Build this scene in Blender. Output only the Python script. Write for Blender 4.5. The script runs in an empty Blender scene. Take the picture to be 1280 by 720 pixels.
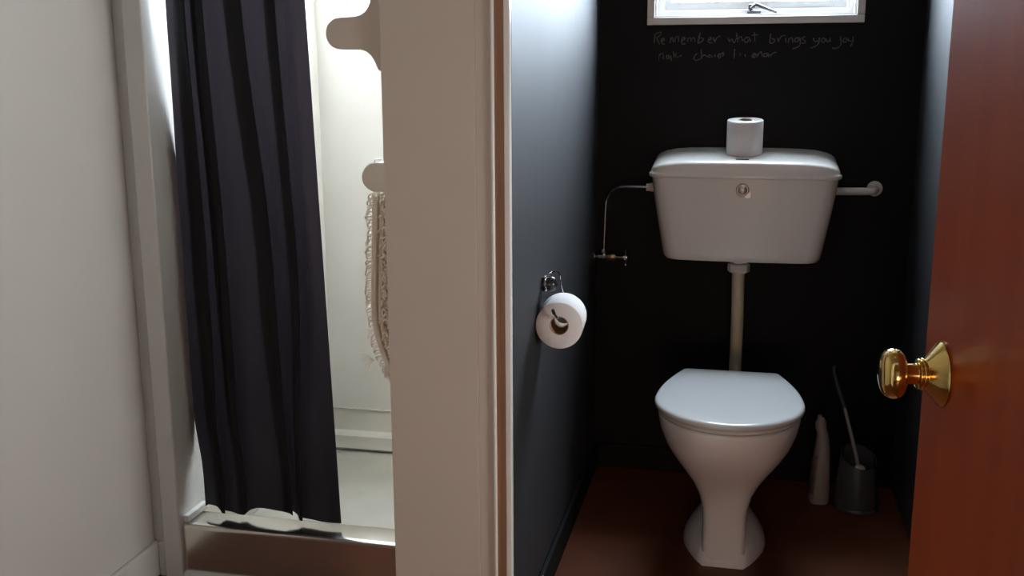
import bpy, bmesh, math, random
from mathutils import Vector, Matrix, Euler
random.seed(7)
sc = bpy.context.scene
C = sc.collection
PI = math.pi
R = math.radians

# ------------------------------------------------------------------ camera
YAW, PITCH, ROLL = R(12.707), R(11.911), R(-0.267)
FPX = 1300.0
cam_data = bpy.data.cameras.new('camera')
cam = bpy.data.objects.new('camera', cam_data)
C.objects.link(cam)
fw = Vector((-math.sin(YAW) * math.cos(PITCH), math.cos(YAW) * math.cos(PITCH), -math.sin(PITCH)))
rt = Vector((math.cos(YAW), math.sin(YAW), 0))
up = rt.cross(fw)
rt2 = rt * math.cos(ROLL) + up * math.sin(ROLL)
up2 = -rt * math.sin(ROLL) + up * math.cos(ROLL)
m = Matrix((rt2, up2, -fw)).transposed().to_4x4()
m.translation = Vector((0, 0, 1.22))
cam.matrix_world = m
cam_data.sensor_width = 36.0
cam_data.lens = 36.0 * FPX / 1280.0
cam_data.clip_start = 0.02
sc.camera = cam

# ------------------------------------------------------------------ world: bright overcast sky
SKY = 64.0
w = bpy.data.worlds.new('overcast_sky')
sc.world = w
w.use_nodes = True
bg = w.node_tree.nodes['Background']
bg.inputs[0].default_value = (0.74, 0.84, 1.0, 1)
bg.inputs[1].default_value = SKY

# ------------------------------------------------------------------ exposure
sc.view_settings.view_transform = 'Standard'
sc.view_settings.look = 'None'
sc.view_settings.gamma = 1.0
sc.view_settings.use_curve_mapping = False
sc.view_settings.exposure = 0.0
try:
    sc.cycles.use_denoising = True
    sc.cycles.max_bounces = 10
    sc.cycles.diffuse_bounces = 5
    sc.cycles.caustics_reflective = False
    sc.cycles.caustics_refractive = False
except Exception:
    pass

def area(name, loc, direction, sx, sy, power=0, col=(1, 1, 1), portal=False):
    l = bpy.data.lights.new(name, 'AREA')
    l.shape = 'RECTANGLE'
    l.size, l.size_y = sx, sy
    l.energy = power
    l.color = col
    o = bpy.data.objects.new(name, l)
    o.location = loc
    o.rotation_euler = Vector(direction).to_track_quat('-Z', 'Y').to_euler()
    C.objects.link(o)
    if portal:
        l.cycles.is_portal = True
    return o

# daylight enters through two real windows and two added, unseen ones; portals only guide the sampling of the sky
area('toilet_window_portal', (0.0, 3.19, 1.745), (0, -1, 0), 0.60, 0.80, portal=True)
area('shower_window_portal', (-0.92, 3.19, 1.71), (0, -1, 0), 0.68, 0.70, portal=True)
area('added_hall_window_portal', (0.20, -2.02, 0.65), (0, 1, 0), 0.92, 0.72, portal=True)
area('added_side_window_portal', (1.22, 1.38, 0.72), (-1, 0, 0), 0.42, 0.72, portal=True)

# ------------------------------------------------------------------ materials
MATS = {}
def mat(name, col, rough=0.5, metal=0.0, noise=0.0, nscale=8.0, bump=0.0, bscale=60.0, coat=0.0, coat_rough=0.1,
        spec=0.5, sheen=0.0, stretch=None, trans=0.0, alpha=1.0, col2=None, detail=4.0, subsurf=0.0, rnoise=0.0):
    if name in MATS:
        return MATS[name]
    mm = bpy.data.materials.new(name)
    mm.use_nodes = True
    nt = mm.node_tree
    b = nt.nodes['Principled BSDF']
    b.inputs['Base Color'].default_value = (*col, 1)
    b.inputs['Roughness'].default_value = rough
    b.inputs['Metallic'].default_value = metal
    b.inputs['Specular IOR Level'].default_value = spec
    b.inputs['Coat Weight'].default_value = coat
    b.inputs['Coat Roughness'].default_value = coat_rough
    b.inputs['Sheen Weight'].default_value = sheen
    b.inputs['Transmission Weight'].default_value = trans
    b.inputs['Alpha'].default_value = alpha
    if subsurf:
        b.inputs['Subsurface Weight'].default_value = subsurf
        b.inputs['Subsurface Radius'].default_value = (0.01, 0.008, 0.006)
    tc = nt.nodes.new('ShaderNodeTexCoord')
    mp = nt.nodes.new('ShaderNodeMapping')
    nt.links.new(tc.outputs['Object'], mp.inputs[0])
    if stretch:
        mp.inputs['Scale'].default_value = stretch
    if noise or col2 or rnoise:
        n = nt.nodes.new('ShaderNodeTexNoise')
        n.inputs['Scale'].default_value = nscale
        n.inputs['Detail'].default_value = detail
        nt.links.new(mp.outputs[0], n.inputs['Vector'])
        if noise or col2:
            r = nt.nodes.new('ShaderNodeValToRGB')
            c2 = col2 if col2 else tuple(min(1, c * (1 + noise)) for c in col)
            c1 = col if col2 else tuple(c * (1 - noise) for c in col)
            r.color_ramp.elements[0].position = 0.3
            r.color_ramp.elements[1].position = 0.7
            r.color_ramp.elements[0].color = (*c1, 1)
            r.color_ramp.elements[1].color = (*c2, 1)
            nt.links.new(n.outputs['Fac'], r.inputs[0])
            nt.links.new(r.outputs[0], b.inputs['Base Color'])
        if rnoise:
            mr = nt.nodes.new('ShaderNodeMapRange')
            mr.inputs['To Min'].default_value = max(0.02, rough - rnoise)
            mr.inputs['To Max'].default_value = rough + rnoise
            nt.links.new(n.outputs['Fac'], mr.inputs['Value'])
            nt.links.new(mr.outputs[0], b.inputs['Roughness'])
    if bump:
        n2 = nt.nodes.new('ShaderNodeTexNoise')
        n2.inputs['Scale'].default_value = bscale
        n2.inputs['Detail'].default_value = 3.0
        nt.links.new(mp.outputs[0], n2.inputs['Vector'])
        bp = nt.nodes.new('ShaderNodeBump')
        bp.inputs['Strength'].default_value = bump
        bp.inputs['Distance'].default_value = 0.002
        nt.links.new(n2.outputs['Fac'], bp.inputs['Height'])
        nt.links.new(bp.outputs[0], b.inputs['Normal'])
    MATS[name] = mm
    return mm

white_paint = mat('white_wall_paint', (0.66, 0.635, 0.59), 0.55, noise=0.02, nscale=1.5, bump=0.06, bscale=90)
pier_paint = mat('cream_pier_paint', (0.555, 0.49, 0.42), 0.6, noise=0.02, nscale=2.0, bump=0.05, bscale=90)
gloss_white = mat('gloss_white_enamel', (0.72, 0.70, 0.66), 0.22, noise=0.02, nscale=4)
ceiling_paint = mat('bounce_cutting_ceiling', (0.26, 0.21, 0.16), 0.8, noise=0.08, bump=0.05)  # unseen ceiling, made dark to hold back bounced light
black_paint = mat('black_chalkboard_paint', (0.0028, 0.0025, 0.003), 0.66, noise=0.25, nscale=3.0, bump=0.10, bscale=45, rnoise=0.05, spec=0.22)
floor_mat = mat('brown_vinyl_floor', (0.085, 0.023, 0.008), 0.45, col2=(0.115, 0.031, 0.011), nscale=9, bump=0.05, bscale=120, spec=0.3)
panel_white = mat('white_shower_panel', (0.80, 0.77, 0.715), 0.25, noise=0.01, nscale=2)
steel = mat('brushed_stainless_steel', (0.80, 0.76, 0.70), 0.20, metal=1.0, noise=0.04, nscale=6, rnoise=0.04)
steel_floor = mat('worn_stainless_tray', (0.56, 0.53, 0.46), 0.42, metal=0.2, noise=0.08, nscale=7, rnoise=0.08, bump=0.05, bscale=40)
button_dark = mat('dark_button_ring', (0.25, 0.23, 0.21), 0.3, metal=0.7, noise=0.03)
button_metal = mat('dull_button_chrome', (0.62, 0.58, 0.54), 0.35, metal=0.8, noise=0.03)
chrome = mat('chrome', (0.80, 0.80, 0.80), 0.10, metal=1.0, noise=0.02)
brass = mat('polished_brass', (0.83, 0.58, 0.20), 0.13, metal=1.0, noise=0.03, nscale=20, rnoise=0.03)
dull_brass = mat('tarnished_brass', (0.60, 0.45, 0.26), 0.3, metal=1.0, noise=0.1, nscale=60)
china = mat('cream_vitreous_china', (0.86, 0.82, 0.77), 0.13, noise=0.015, nscale=4, coat=0.3, coat_rough=0.05)
pan_china = mat('white_vitreous_china', (0.84, 0.81, 0.80), 0.14, noise=0.015, nscale=4, coat=0.3, coat_rough=0.05)
seat_white = mat('white_seat_plastic', (0.63, 0.63, 0.615), 0.20, noise=0.01, nscale=5)
cream_plastic = mat('aged_cream_plastic', (0.56, 0.48, 0.34), 0.4, noise=0.05, nscale=20)
white_plastic = mat('white_plastic', (0.74, 0.72, 0.68), 0.32, noise=0.03, nscale=20)
grey_plastic = mat('pale_grey_plastic', (0.42, 0.41, 0.40), 0.35, noise=0.05, nscale=20)
paper = mat('tissue_paper', (0.70, 0.67, 0.66), 0.95, noise=0.02, nscale=60, bump=0.3, bscale=220)
card = mat('brown_card_core', (0.42, 0.26, 0.15), 0.85, noise=0.08, nscale=40)
black_plastic = mat('black_plastic', (0.02, 0.02, 0.02), 0.18, noise=0.05)
dark_hole = mat('dark_slot', (0.02, 0.018, 0.015), 0.7, noise=0.05)
curtain_mat = mat('black_satin_curtain', (0.004, 0.003, 0.0045), 0.40, noise=0.15, nscale=20, sheen=0.02, bump=0.08, bscale=400, spec=0.18)
mat_cotton = mat('cream_chenille', (0.78, 0.73, 0.64), 0.95, noise=0.06, nscale=60, sheen=0.2)
mat_band = mat('cream_cotton_tape', (0.72, 0.66, 0.56), 0.9, noise=0.05, nscale=80, bump=0.2, bscale=500)
hook_paint = mat('grey_green_hook_paint', (0.74, 0.72, 0.62), 0.5, noise=0.02, nscale=8)
chalk = mat('white_chalk', (0.13, 0.13, 0.12), 0.95, noise=0.45, nscale=180)
bare_wood = mat('bare_brown_wood', (0.35, 0.19, 0.11), 0.6, noise=0.12, nscale=6, stretch=(20, 20, 1))
bottle_mat = mat('off_white_bottle_plastic', (0.33, 0.29, 0.27), 0.4, noise=0.04, nscale=30)
bottle_label = mat('faded_bottle_label', (0.17, 0.10, 0.10), 0.5, col2=(0.26, 0.21, 0.20), nscale=45)
holder_mat = mat('smoky_clear_plastic', (0.12, 0.12, 0.135), 0.22, noise=0.05, nscale=20, trans=0.4)
teal_grip = mat('dark_teal_grip', (0.03, 0.06, 0.06), 0.35, noise=0.05)
bristle_mat = mat('white_bristle', (0.42, 0.42, 0.42), 0.8, noise=0.1, nscale=60)
mould = mat('dark_mould_sealant', (0.05, 0.055, 0.05), 0.7, col2=(0.16, 0.16, 0.14), nscale=40)
sealant = mat('off_white_sealant', (0.66, 0.64, 0.58), 0.5, noise=0.06, nscale=40)

def curtain_translucency(mm, col):
    nt = mm.node_tree
    out = nt.nodes['Material Output']
    tr = nt.nodes.new('ShaderNodeBsdfTranslucent')
    tr.inputs[0].default_value = (*col, 1)
    ad = nt.nodes.new('ShaderNodeAddShader')
    nt.links.new(nt.nodes['Principled BSDF'].outputs[0], ad.inputs[0])
    nt.links.new(tr.outputs[0], ad.inputs[1])
    nt.links.new(ad.outputs[0], out.inputs[0])
curtain_translucency(curtain_mat, (0.0066, 0.0050, 0.0060))

def wood_material():
    mm = bpy.data.materials.new('red_brown_door_veneer')
    mm.use_nodes = True
    nt = mm.node_tree
    b = nt.nodes['Principled BSDF']
    tc = nt.nodes.new('ShaderNodeTexCoord')
    mp = nt.nodes.new('ShaderNodeMapping')
    mp.inputs['Scale'].default_value = (14, 14, 0.5)
    nt.links.new(tc.outputs['Object'], mp.inputs[0])
    n = nt.nodes.new('ShaderNodeTexNoise')
    n.inputs['Scale'].default_value = 1.4
    n.inputs['Detail'].default_value = 6
    n.inputs['Roughness'].default_value = 0.6
    nt.links.new(mp.outputs[0], n.inputs['Vector'])
    r = nt.nodes.new('ShaderNodeValToRGB')
    r.color_ramp.elements[0].position = 0.25
    r.color_ramp.elements[0].color = (0.33, 0.046, 0.005, 1)
    r.color_ramp.elements[1].position = 0.75
    r.color_ramp.elements[1].color = (0.42, 0.070, 0.008, 1)
    nt.links.new(n.outputs['Fac'], r.inputs[0])
    nt.links.new(r.outputs[0], b.inputs['Base Color'])
    b.inputs['Roughness'].default_value = 0.36
    b.inputs['Coat Weight'].default_value = 0.12
    b.inputs['Specular IOR Level'].default_value = 0.3
    b.inputs['Coat Roughness'].default_value = 0.22
    mp2 = nt.nodes.new('ShaderNodeMapping')
    mp2.inputs['Scale'].default_value = (160, 160, 6)
    nt.links.new(tc.outputs['Object'], mp2.inputs[0])
    n2 = nt.nodes.new('ShaderNodeTexNoise')
    n2.inputs['Scale'].default_value = 1.0
    nt.links.new(mp2.outputs[0], n2.inputs['Vector'])
    bp = nt.nodes.new('ShaderNodeBump')
    bp.inputs['Strength'].default_value = 0.05
    bp.inputs['Distance'].default_value = 0.001
    nt.links.new(n2.outputs['Fac'], bp.inputs['Height'])
    nt.links.new(bp.outputs[0], b.inputs['Normal'])
    return mm
door_wood = wood_material()

def glass_material(name='window_glass', tint=(0.96, 0.98, 0.97)):
    mm = bpy.data.materials.new(name)
    mm.use_nodes = True
    nt = mm.node_tree
    nt.nodes.remove(nt.nodes['Principled BSDF'])
    out = nt.nodes['Material Output']
    t = nt.nodes.new('ShaderNodeBsdfTransparent')
    t.inputs[0].default_value = (*tint, 1)
    g = nt.nodes.new('ShaderNodeBsdfGlossy')
    g.inputs['Roughness'].default_value = 0.02
    mx = nt.nodes.new('ShaderNodeMixShader')
    mx.inputs[0].default_value = 0.06
    nt.links.new(t.outputs[0], mx.inputs[1])
    nt.links.new(g.outputs[0], mx.inputs[2])
    nt.links.new(mx.outputs[0], out.inputs[0])
    return mm
glass = glass_material()
hall_filter_glass = glass_material('light_warming_glass', (0.50, 0.385, 0.30))  # tint added to dim and warm light from the hall window
side_filter_glass = glass_material('light_dimming_glass', (0.76, 0.71, 0.645))  # tint added to set how much light the side window gives

window_white = mat('white_window_enamel', (0.88, 0.88, 0.87), 0.3, noise=0.01)
latch_grey = mat('grey_latch_metal', (0.10, 0.10, 0.105), 0.35, metal=0.4, noise=0.1, nscale=40)
def scuffed_black():
    mm = black_paint.copy()
    mm.name = 'scuffed_black_paint'
    nt = mm.node_tree
    b = nt.nodes['Principled BSDF']
    tc = nt.nodes.new('ShaderNodeTexCoord')
    mp = nt.nodes.new('ShaderNodeMapping')
    mp.inputs['Rotation'].default_value = (0.35, 0, 0)
    mp.inputs['Scale'].default_value = (1, 26, 3.2)
    nt.links.new(tc.outputs['Object'], mp.inputs[0])
    n = nt.nodes.new('ShaderNodeTexNoise')
    n.inputs['Scale'].default_value = 1.6
    n.inputs['Detail'].default_value = 5
    n.inputs['Roughness'].default_value = 0.7
    nt.links.new(mp.outputs[0], n.inputs['Vector'])
    r = nt.nodes.new('ShaderNodeValToRGB')
    r.color_ramp.elements[0].position = 0.62
    r.color_ramp.elements[0].color = (0.005, 0.005, 0.007, 1)  # base lifted bluish for window light on this wall; smears are scuffs
    r.color_ramp.elements[1].position = 0.78
    r.color_ramp.elements[1].color = (0.03, 0.031, 0.036, 1)
    nt.links.new(n.outputs['Fac'], r.inputs[0])
    nt.links.new(r.outputs[0], b.inputs['Base Color'])
    return mm
scuffed = scuffed_black()
side_black = black_paint.copy()  # copy of the black paint, lightened bluish to strengthen window light
side_black.name = 'window_lit_black_paint'
for n_ in side_black.node_tree.nodes:
    if n_.type == 'VALTORGB':
        n_.color_ramp.elements[0].color = (0.005, 0.005, 0.007, 1)
        n_.color_ramp.elements[1].color = (0.007, 0.007, 0.009, 1)

for m_ in (scuffed, side_black):
    m_.node_tree.nodes['Principled BSDF'].inputs['Coat Weight'].default_value = 0.75
    m_.node_tree.nodes['Principled BSDF'].inputs['Coat Roughness'].default_value = 0.69

# ------------------------------------------------------------------ geometry helpers
class MB:
    def __init__(s):
        s.v, s.f = [], []
    def add(s, vs, fs):
        o = len(s.v)
        s.v += [Vector(p) for p in vs]
        s.f += [tuple(i + o for i in f) for f in fs]
        return s
    def box(s, x0, x1, y0, y1, z0, z1):
        vs = [(x, y, z) for z in (z0, z1) for y in (y0, y1) for x in (x0, x1)]
        return s.add(vs, [(0, 2, 3, 1), (4, 5, 7, 6), (0, 1, 5, 4), (2, 6, 7, 3), (0, 4, 6, 2), (1, 3, 7, 5)])
    def loft(s, rings, cap0=True, cap1=True, closed=False):
        n = len(rings[0])
        vs = [p for r in rings for p in r]
        fs = []
        k = len(rings)
        for i in range(k if closed else k - 1):
            a, b = i * n, ((i + 1) % k) * n
            for j in range(n):
                j2 = (j + 1) % n
                fs.append((a + j, a + j2, b + j2, b + j))
        if not closed:
            if cap0: fs.append(tuple(range(n))[::-1])
            if cap1: fs.append(tuple((k - 1) * n + j for j in range(n)))
        return s.add(vs, fs)
    def tube(s, pts, rad, seg=10, caps=True):
        pts = [Vector(p) for p in pts]
        rr = rad if isinstance(rad, (list, tuple)) else [rad] * len(pts)
        rings = []
        t0 = (pts[1] - pts[0]).normalized()
        ref = Vector((0, 0, 1)) if abs(t0.z) < 0.9 else Vector((1, 0, 0))
        nrm = t0.cross(ref).normalized()
        for i, p in enumerate(pts):
            a = pts[max(0, i - 1)]
            b = pts[min(len(pts) - 1, i + 1)]
            t = (b - a).normalized()
            nrm = (nrm - t * nrm.dot(t)).normalized()
            bn = t.cross(nrm)
            rings.append([p + (nrm * math.cos(2 * PI * k / seg) + bn * math.sin(2 * PI * k / seg)) * rr[i] for k in range(seg)])
        return s.loft(rings, caps, caps)
    def lathe(s, prof, seg=32, origin=(0, 0, 0), axis='z', cap=True):
        o = Vector(origin)
        rings = []
        for r, h in prof:
            ring = []
            for k in range(seg):
                a = 2 * PI * k / seg
                c, q = r * math.cos(a), r * math.sin(a)
                if axis == 'z': ring.append(o + Vector((c, q, h)))
                elif axis == 'y': ring.append(o + Vector((q, h, c)))
                else: ring.append(o + Vector((h, c, q)))
            rings.append(ring)
        return s.loft(rings, cap, cap)
    def sy(s, k):
        s.v = [Vector((p.x, p.y * k, p.z)) for p in s.v]
        return s
    def prism(s, outline, y0, y1):           # outline in (x, z), extruded along y
        a = [(x, y0, z) for x, z in outline]
        b = [(x, y1, z) for x, z in outline]
        return s.loft([a, b])
    def build(s, name, material, parent=None, smooth=True, bevel=0.0, bseg=2, angle=35, sub=0, solid=0.0, local=False):
        off = Vector((0, 0, 0))
        if parent is not None and not local:
            p = parent
            while p is not None:
                off += p.location
                p = p.parent
        me = bpy.data.meshes.new(name)
        me.from_pydata([tuple(v - off) for v in s.v], [], s.f)
        bm = bmesh.new()
        bm.from_mesh(me)
        bmesh.ops.remove_doubles(bm, verts=bm.verts, dist=1e-6)
        bmesh.ops.recalc_face_normals(bm, faces=bm.faces)
        bm.to_mesh(me)
        bm.free()
        if smooth:
            me.shade_smooth()
            me.set_sharp_from_angle(angle=R(angle))
        me.materials.append(material)
        o = bpy.data.objects.new(name, me)
        C.objects.link(o)
        o.parent = parent
        if solid:
            md = o.modifiers.new('thickness', 'SOLIDIFY')
            md.thickness = solid
        if bevel:
            md = o.modifiers.new('bevel', 'BEVEL')
            md.width = bevel
            md.segments = bseg
            md.limit_method = 'ANGLE'
            md.angle_limit = R(30)
        if sub:
            md = o.modifiers.new('sub', 'SUBSURF')
            md.levels = md.render_levels = sub
        return o

def tag(o, label=None, cat=None, group=None, kind=None):
    if label: o['label'] = label
    if cat: o['category'] = cat
    if group: o['group'] = group
    if kind: o['kind'] = kind
    return o
def thing(name, loc, label, cat, group=None, kind=None):
    o = bpy.data.objects.new(name, None)
    o.empty_display_size = 0.05
    o.location = loc
    C.objects.link(o)
    return tag(o, label, cat, group, kind)
def struct(name, mb, material, label=None, bevel=0.0, **k):
    o = mb.build(name, material, bevel=bevel, smooth=bool(bevel) or k.pop('smooth', False), **k)
    return tag(o, label, None, None, 'structure')
def bez(pts, n=10):
    """Catmull-Rom through pts"""
    P = [Vector(p) for p in pts]
    P = [2 * P[0] - P[1]] + P + [2 * P[-1] - P[-2]]
    out = []
    for i in range(1, len(P) - 2):
        for k in range(n):
            t = k / n
            a, b, c, d = P[i - 1], P[i], P[i + 1], P[i + 2]
            out.append(0.5 * ((2 * b) + (c - a) * t + (2 * a - 5 * b + 4 * c - d) * t * t + (3 * b - a - 3 * c + d) * t ** 3))
    out.append(P[-2])
    return out
def lerp(a, b, t): return a + (b - a) * t
def smooth01(t):
    t = max(0, min(1, t))
    return t * t * (3 - 2 * t)

# ------------------------------------------------------------------ main dimensions
BACK = 3.073           # inside face of the outer wall
XL, XR = -0.430, 0.457 # toilet cubicle side walls
XS = -1.305            # shower left side
XW = -1.385            # bathroom left wall
PIER = 1.90            # camera-side face of the pier
CEIL = 2.42

# ------------------------------------------------------------------ setting
struct('floor', MB().box(-1.6, 1.3, -2.1, 3.2, -0.05, 0), floor_mat, 'plain reddish brown vinyl floor')
struct('ceiling', MB().box(-1.6, 1.3, -2.1, 3.2, CEIL, CEIL + 0.06), ceiling_paint, 'plain unseen ceiling, darkened to cut bounced light')

def wall_with_hole(x0, x1, y0, y1, z0, z1, hx0, hx1, hz0, hz1):
    b = MB()
    b.box(x0, hx0, y0, y1, z0, z1)
    b.box(hx1, x1, y0, y1, z0, z1)
    b.box(hx0, hx1, y0, y1, z0, hz0)
    b.box(hx0, hx1, y0, y1, hz1, z1)
    return b
W1 = (-0.272, 0.277, 1.360, 2.12)     # toilet window hole
W2 = (-1.243, -0.60, 1.372, 2.04)     # shower window hole
struct('wall_back', wall_with_hole(-0.465, 0.60, BACK, BACK + 0.11, 0, CEIL, *W1), black_paint, 'matt black painted wall behind the toilet')
struct('wall_shower_back', wall_with_hole(-1.6, -0.466, BACK, BACK + 0.11, 0, CEIL, *W2), panel_white, 'white panelled wall at the back of the shower')
struct('wall_left', MB().box(XL - 0.033, XL, PIER + 0.0125, BACK, 0, CEIL), scuffed, 'glossy black painted side wall carrying the paper holder')
struct('wall_shower_right', MB().box(XL - 0.07, XL - 0.034, PIER + 0.2, BACK, 0, CEIL), panel_white)
struct('wall_right', MB().box(XR, XR + 0.1, PIER, BACK, 0, CEIL), side_black, 'black painted side wall behind the open door')
struct('wall_outer_left', MB().box(XW - 0.1, XW, 0.35, 2.14, 0, CEIL), white_paint, 'off-white painted side wall beside the shower')
struct('wall_shower_left', MB().box(XW - 0.1, XS, 2.3005, BACK, 0, CEIL), panel_white, 'white shower side wall behind the curtain')
struct('wall_nib', MB().box(XW, -1.352, 2.128, 2.149, 0, CEIL), white_paint, 'narrow strip of wall between side wall and shower jamb')
struct('wall_facing_right', MB().box(XR + 0.1, 1.3, PIER, PIER + 0.1, 0, CEIL), white_paint)
b = MB()
b.box(1.2, 1.3, -2.1, 1.18, 0, CEIL)
b.box(1.2, 1.3, 1.58, PIER, 0, CEIL)
b.box(1.2, 1.3, 1.18, 1.58, 0, 0.37)
b.box(1.2, 1.3, 1.18, 1.58, 1.07, CEIL)
struct('wall_outer_right', b, white_paint)
# bathroom entrance wall with the doorway the photographer stands in
b = MB()
b.box(-1.6, -0.53, 0.24, 0.345, 0, CEIL)
b.box(0.335, 1.2, 0.24, 0.345, 0, CEIL)
b.box(-0.53, 0.335, 0.24, 0.345, 2.03, CEIL)
struct('wall_entrance', b, white_paint)
struct('wall_hall_left', MB().box(-1.6, -1.5, -2.1, 0.24, 0, CEIL), white_paint)
struct('wall_hall_end', wall_with_hole(-1.5, 1.2, -2.1, -2.0, 0, CEIL, -0.25, 0.65, 0.30, 1.00), white_paint)

# unseen headers added over both openings to block window light
struct('wall_shower_light_block', MB().box(XS, -0.502, 2.13, 2.195, 2.10, CEIL), white_paint)
struct('wall_toilet_light_block', MB().box(XL + 0.001, XR - 0.001, PIER + 0.015, PIER + 0.09, 2.04, CEIL), white_paint)
# shower jamb
j = MB()
j.box(-1.352, XS, 2.112, 2.300, 0, CEIL)
struct('trim_1', j, gloss_white, 'white painted timber jamb at the curtain side of the shower', bevel=0.003)
# skirting
s_ = MB().box(XW, XW + 0.014, 0.36, 2.128, 0, 0.088)
struct('baseboard_left', s_, gloss_white, 'low white skirting board on the side wall', bevel=0.004)
struct('baseboard_nib', MB().box(XW + 0.0145, -1.353, 2.116, 2.128, 0, 0.088), gloss_white, bevel=0.003)
struct('baseboard_cubicle', MB().box(XL, XL + 0.012, PIER + 0.05, BACK, 0, 0.075), black_paint, 'black painted skirting in the toilet cubicle', bevel=0.003)
struct('baseboard_cubicle_back', MB().box(XL + 0.013, XR, BACK - 0.012, BACK, 0, 0.075), black_paint, bevel=0.003)

# pier between shower and toilet, and its corner trims
pr = thing('wall_pier', (-0.58, PIER, 0), 'cream painted pier between shower and toilet', None, kind='structure')
MB().box(-0.680, -0.4975, PIER, PIER + 0.20, 0, CEIL).build('panel', pier_paint, pr, bevel=0.0008)
MB().box(-0.497, -0.4685, PIER + 0.001, PIER + 0.20, 0, CEIL).build('panel', pier_paint, pr, bevel=0.0006)
struct('trim_2', MB().box(-0.468, -0.4605, PIER - 0.004, PIER + 0.012, 0, CEIL), gloss_white, 'white enamelled bead on the pier corner', bevel=0.003)
struct('trim_3', MB().box(-0.4604, -0.4420, PIER + 0.002, PIER + 0.012, 0, CEIL), bare_wood, 'bare brown wood strip between two white beads', bevel=0.001)
struct('trim_4', MB().box(-0.4419, -0.4300, PIER - 0.004, PIER + 0.012, 0, CEIL), gloss_white, 'white edge bead beside the black cubicle wall', bevel=0.002)

# ------------------------------------------------------------------ windows
def window(name, hole, label, latch):
    x0, x1, z0, z1 = hole
    root = thing(name, ((x0 + x1) / 2, BACK, z0), label, None, kind='structure')
    a = 0.021
    y0, y1 = BACK - 0.012, BACK - 0.0005
    MB().box(x0 - a, x1 + a, y0, y1, z0 - a, z0).build('architrave', gloss_white, root, bevel=0.002)
    MB().box(x0 - a, x1 + a, y0, y1, z1, z1 + a).build('architrave', gloss_white, root, bevel=0.002)
    MB().box(x0 - a, x0, y0, y1, z0, z1).build('architrave', gloss_white, root, bevel=0.002)
    MB().box(x1, x1 + a, y0, y1, z0, z1).build('architrave', gloss_white, root, bevel=0.002)
    # reveal lining
    t = 0.006
    MB().box(x0, x1, BACK, BACK + 0.11, z0, z0 + t).build('window_sill', window_white, root, bevel=0.001)
    MB().box(x0, x0 + t, BACK, BACK + 0.11, z0 + t, z1).build('reveal', window_white, root, bevel=0.001)
    MB().box(x1 - t, x1, BACK, BACK + 0.11, z0 + t, z1).build('reveal', window_white, root, bevel=0.001)
    MB().box(x0 + t, x1 - t, BACK, BACK + 0.11, z1 - t, z1).build('reveal', window_white, root, bevel=0.001)
    # fixed frame and opening sash
    def ring(i, wd, ya, yb, nm, par):
        xa, xb, za, zb = x0 + i, x1 - i, z0 + i, z1 - i
        q = MB()
        q.box(xa, xb, ya, yb, za, za + wd)
        q.box(xa, xb, ya, yb, zb - wd, zb)
        q.box(xa, xa + wd, ya, yb, za + wd, zb - wd)
        q.box(xb - wd, xb, ya, yb, za + wd, zb - wd)
        return q.build(nm, window_white, par, bevel=0.0015)
    ring(t, 0.014, BACK + 0.04, BACK + 0.09, 'frame', root)
    sash = ring(0.022, 0.022, BACK + 0.050, BACK + 0.082, 'sash', root)
    MB().box(x0 + 0.04, x1 - 0.04, BACK + 0.064, BACK + 0.069, z0 + 0.04, z1 - 0.04).build('pane', glass, sash)
    if latch:
        cx = x0 + 0.275
        zb = z0 + 0.008
        lt = MB().box(cx - 0.019, cx + 0.019, BACK + 0.020, BACK + 0.040, z0 + t, z0 + 0.016).build('latch', latch_grey, root, bevel=0.002)
        lt['label'] = 'grey metal latch on the window sill'
        MB().box(cx - 0.016, cx - 0.006, BACK + 0.022, BACK + 0.048, z0 + 0.016, z0 + 0.034).build('latch_post', latch_grey, lt, bevel=0.002)
        MB().tube([(cx - 0.008, BACK + 0.018, z0 + 0.022), (cx + 0.004, BACK + 0.012, z0 + 0.033), (cx + 0.03, BACK + 0.010, z0 + 0.022), (cx + 0.062, BACK + 0.008, z0 + 0.010)],
                  [0.006, 0.006, 0.005, 0.0035], 8).build('latch_lever', latch_grey, lt)
    return root
window('window_1', W1, 'white framed window above the toilet', True)
window('window_2', W2, 'white framed window in the shower', False)
# added, unseen windows: hall for low front light, side for the left wall
def plain_window(name, loc, label, wd, ht, axis, gl):
    root = thing(name, loc, label, None, kind='structure')
    x, y, z = loc
    def bx(a0, a1, d0, d1, z0, z1, nm, m_, **k):
        if axis == 'y': MB().box(x + a0, x + a1, y + d0, y + d1, z0, z1).build(nm, m_, root, **k)
        else: MB().box(x + d0, x + d1, y + a0, y + a1, z0, z1).build(nm, m_, root, **k)
    h_ = wd / 2
    bx(-h_, h_, -0.02, 0.02, z, z + 0.03, 'frame', gloss_white, bevel=0.003)
    bx(-h_, h_, -0.02, 0.02, z + ht - 0.03, z + ht, 'frame', gloss_white, bevel=0.003)
    bx(-h_, -h_ + 0.03, -0.02, 0.02, z + 0.03, z + ht - 0.03, 'frame', gloss_white, bevel=0.003)
    bx(h_ - 0.03, h_, -0.02, 0.02, z + 0.03, z + ht - 0.03, 'frame', gloss_white, bevel=0.003)
    bx(-h_ + 0.03, h_ - 0.03, -0.003, 0.003, z + 0.03, z + ht - 0.03, 'pane', gl)
plain_window('added_window_3', (0.20, -2.05, 0.30), 'added unseen hall window giving low front light', 0.90, 0.70, 'y', hall_filter_glass)
plain_window('added_window_4', (1.25, 1.38, 0.37), 'added unseen side window lighting the left wall', 0.40, 0.70, 'x', side_filter_glass)

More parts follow.
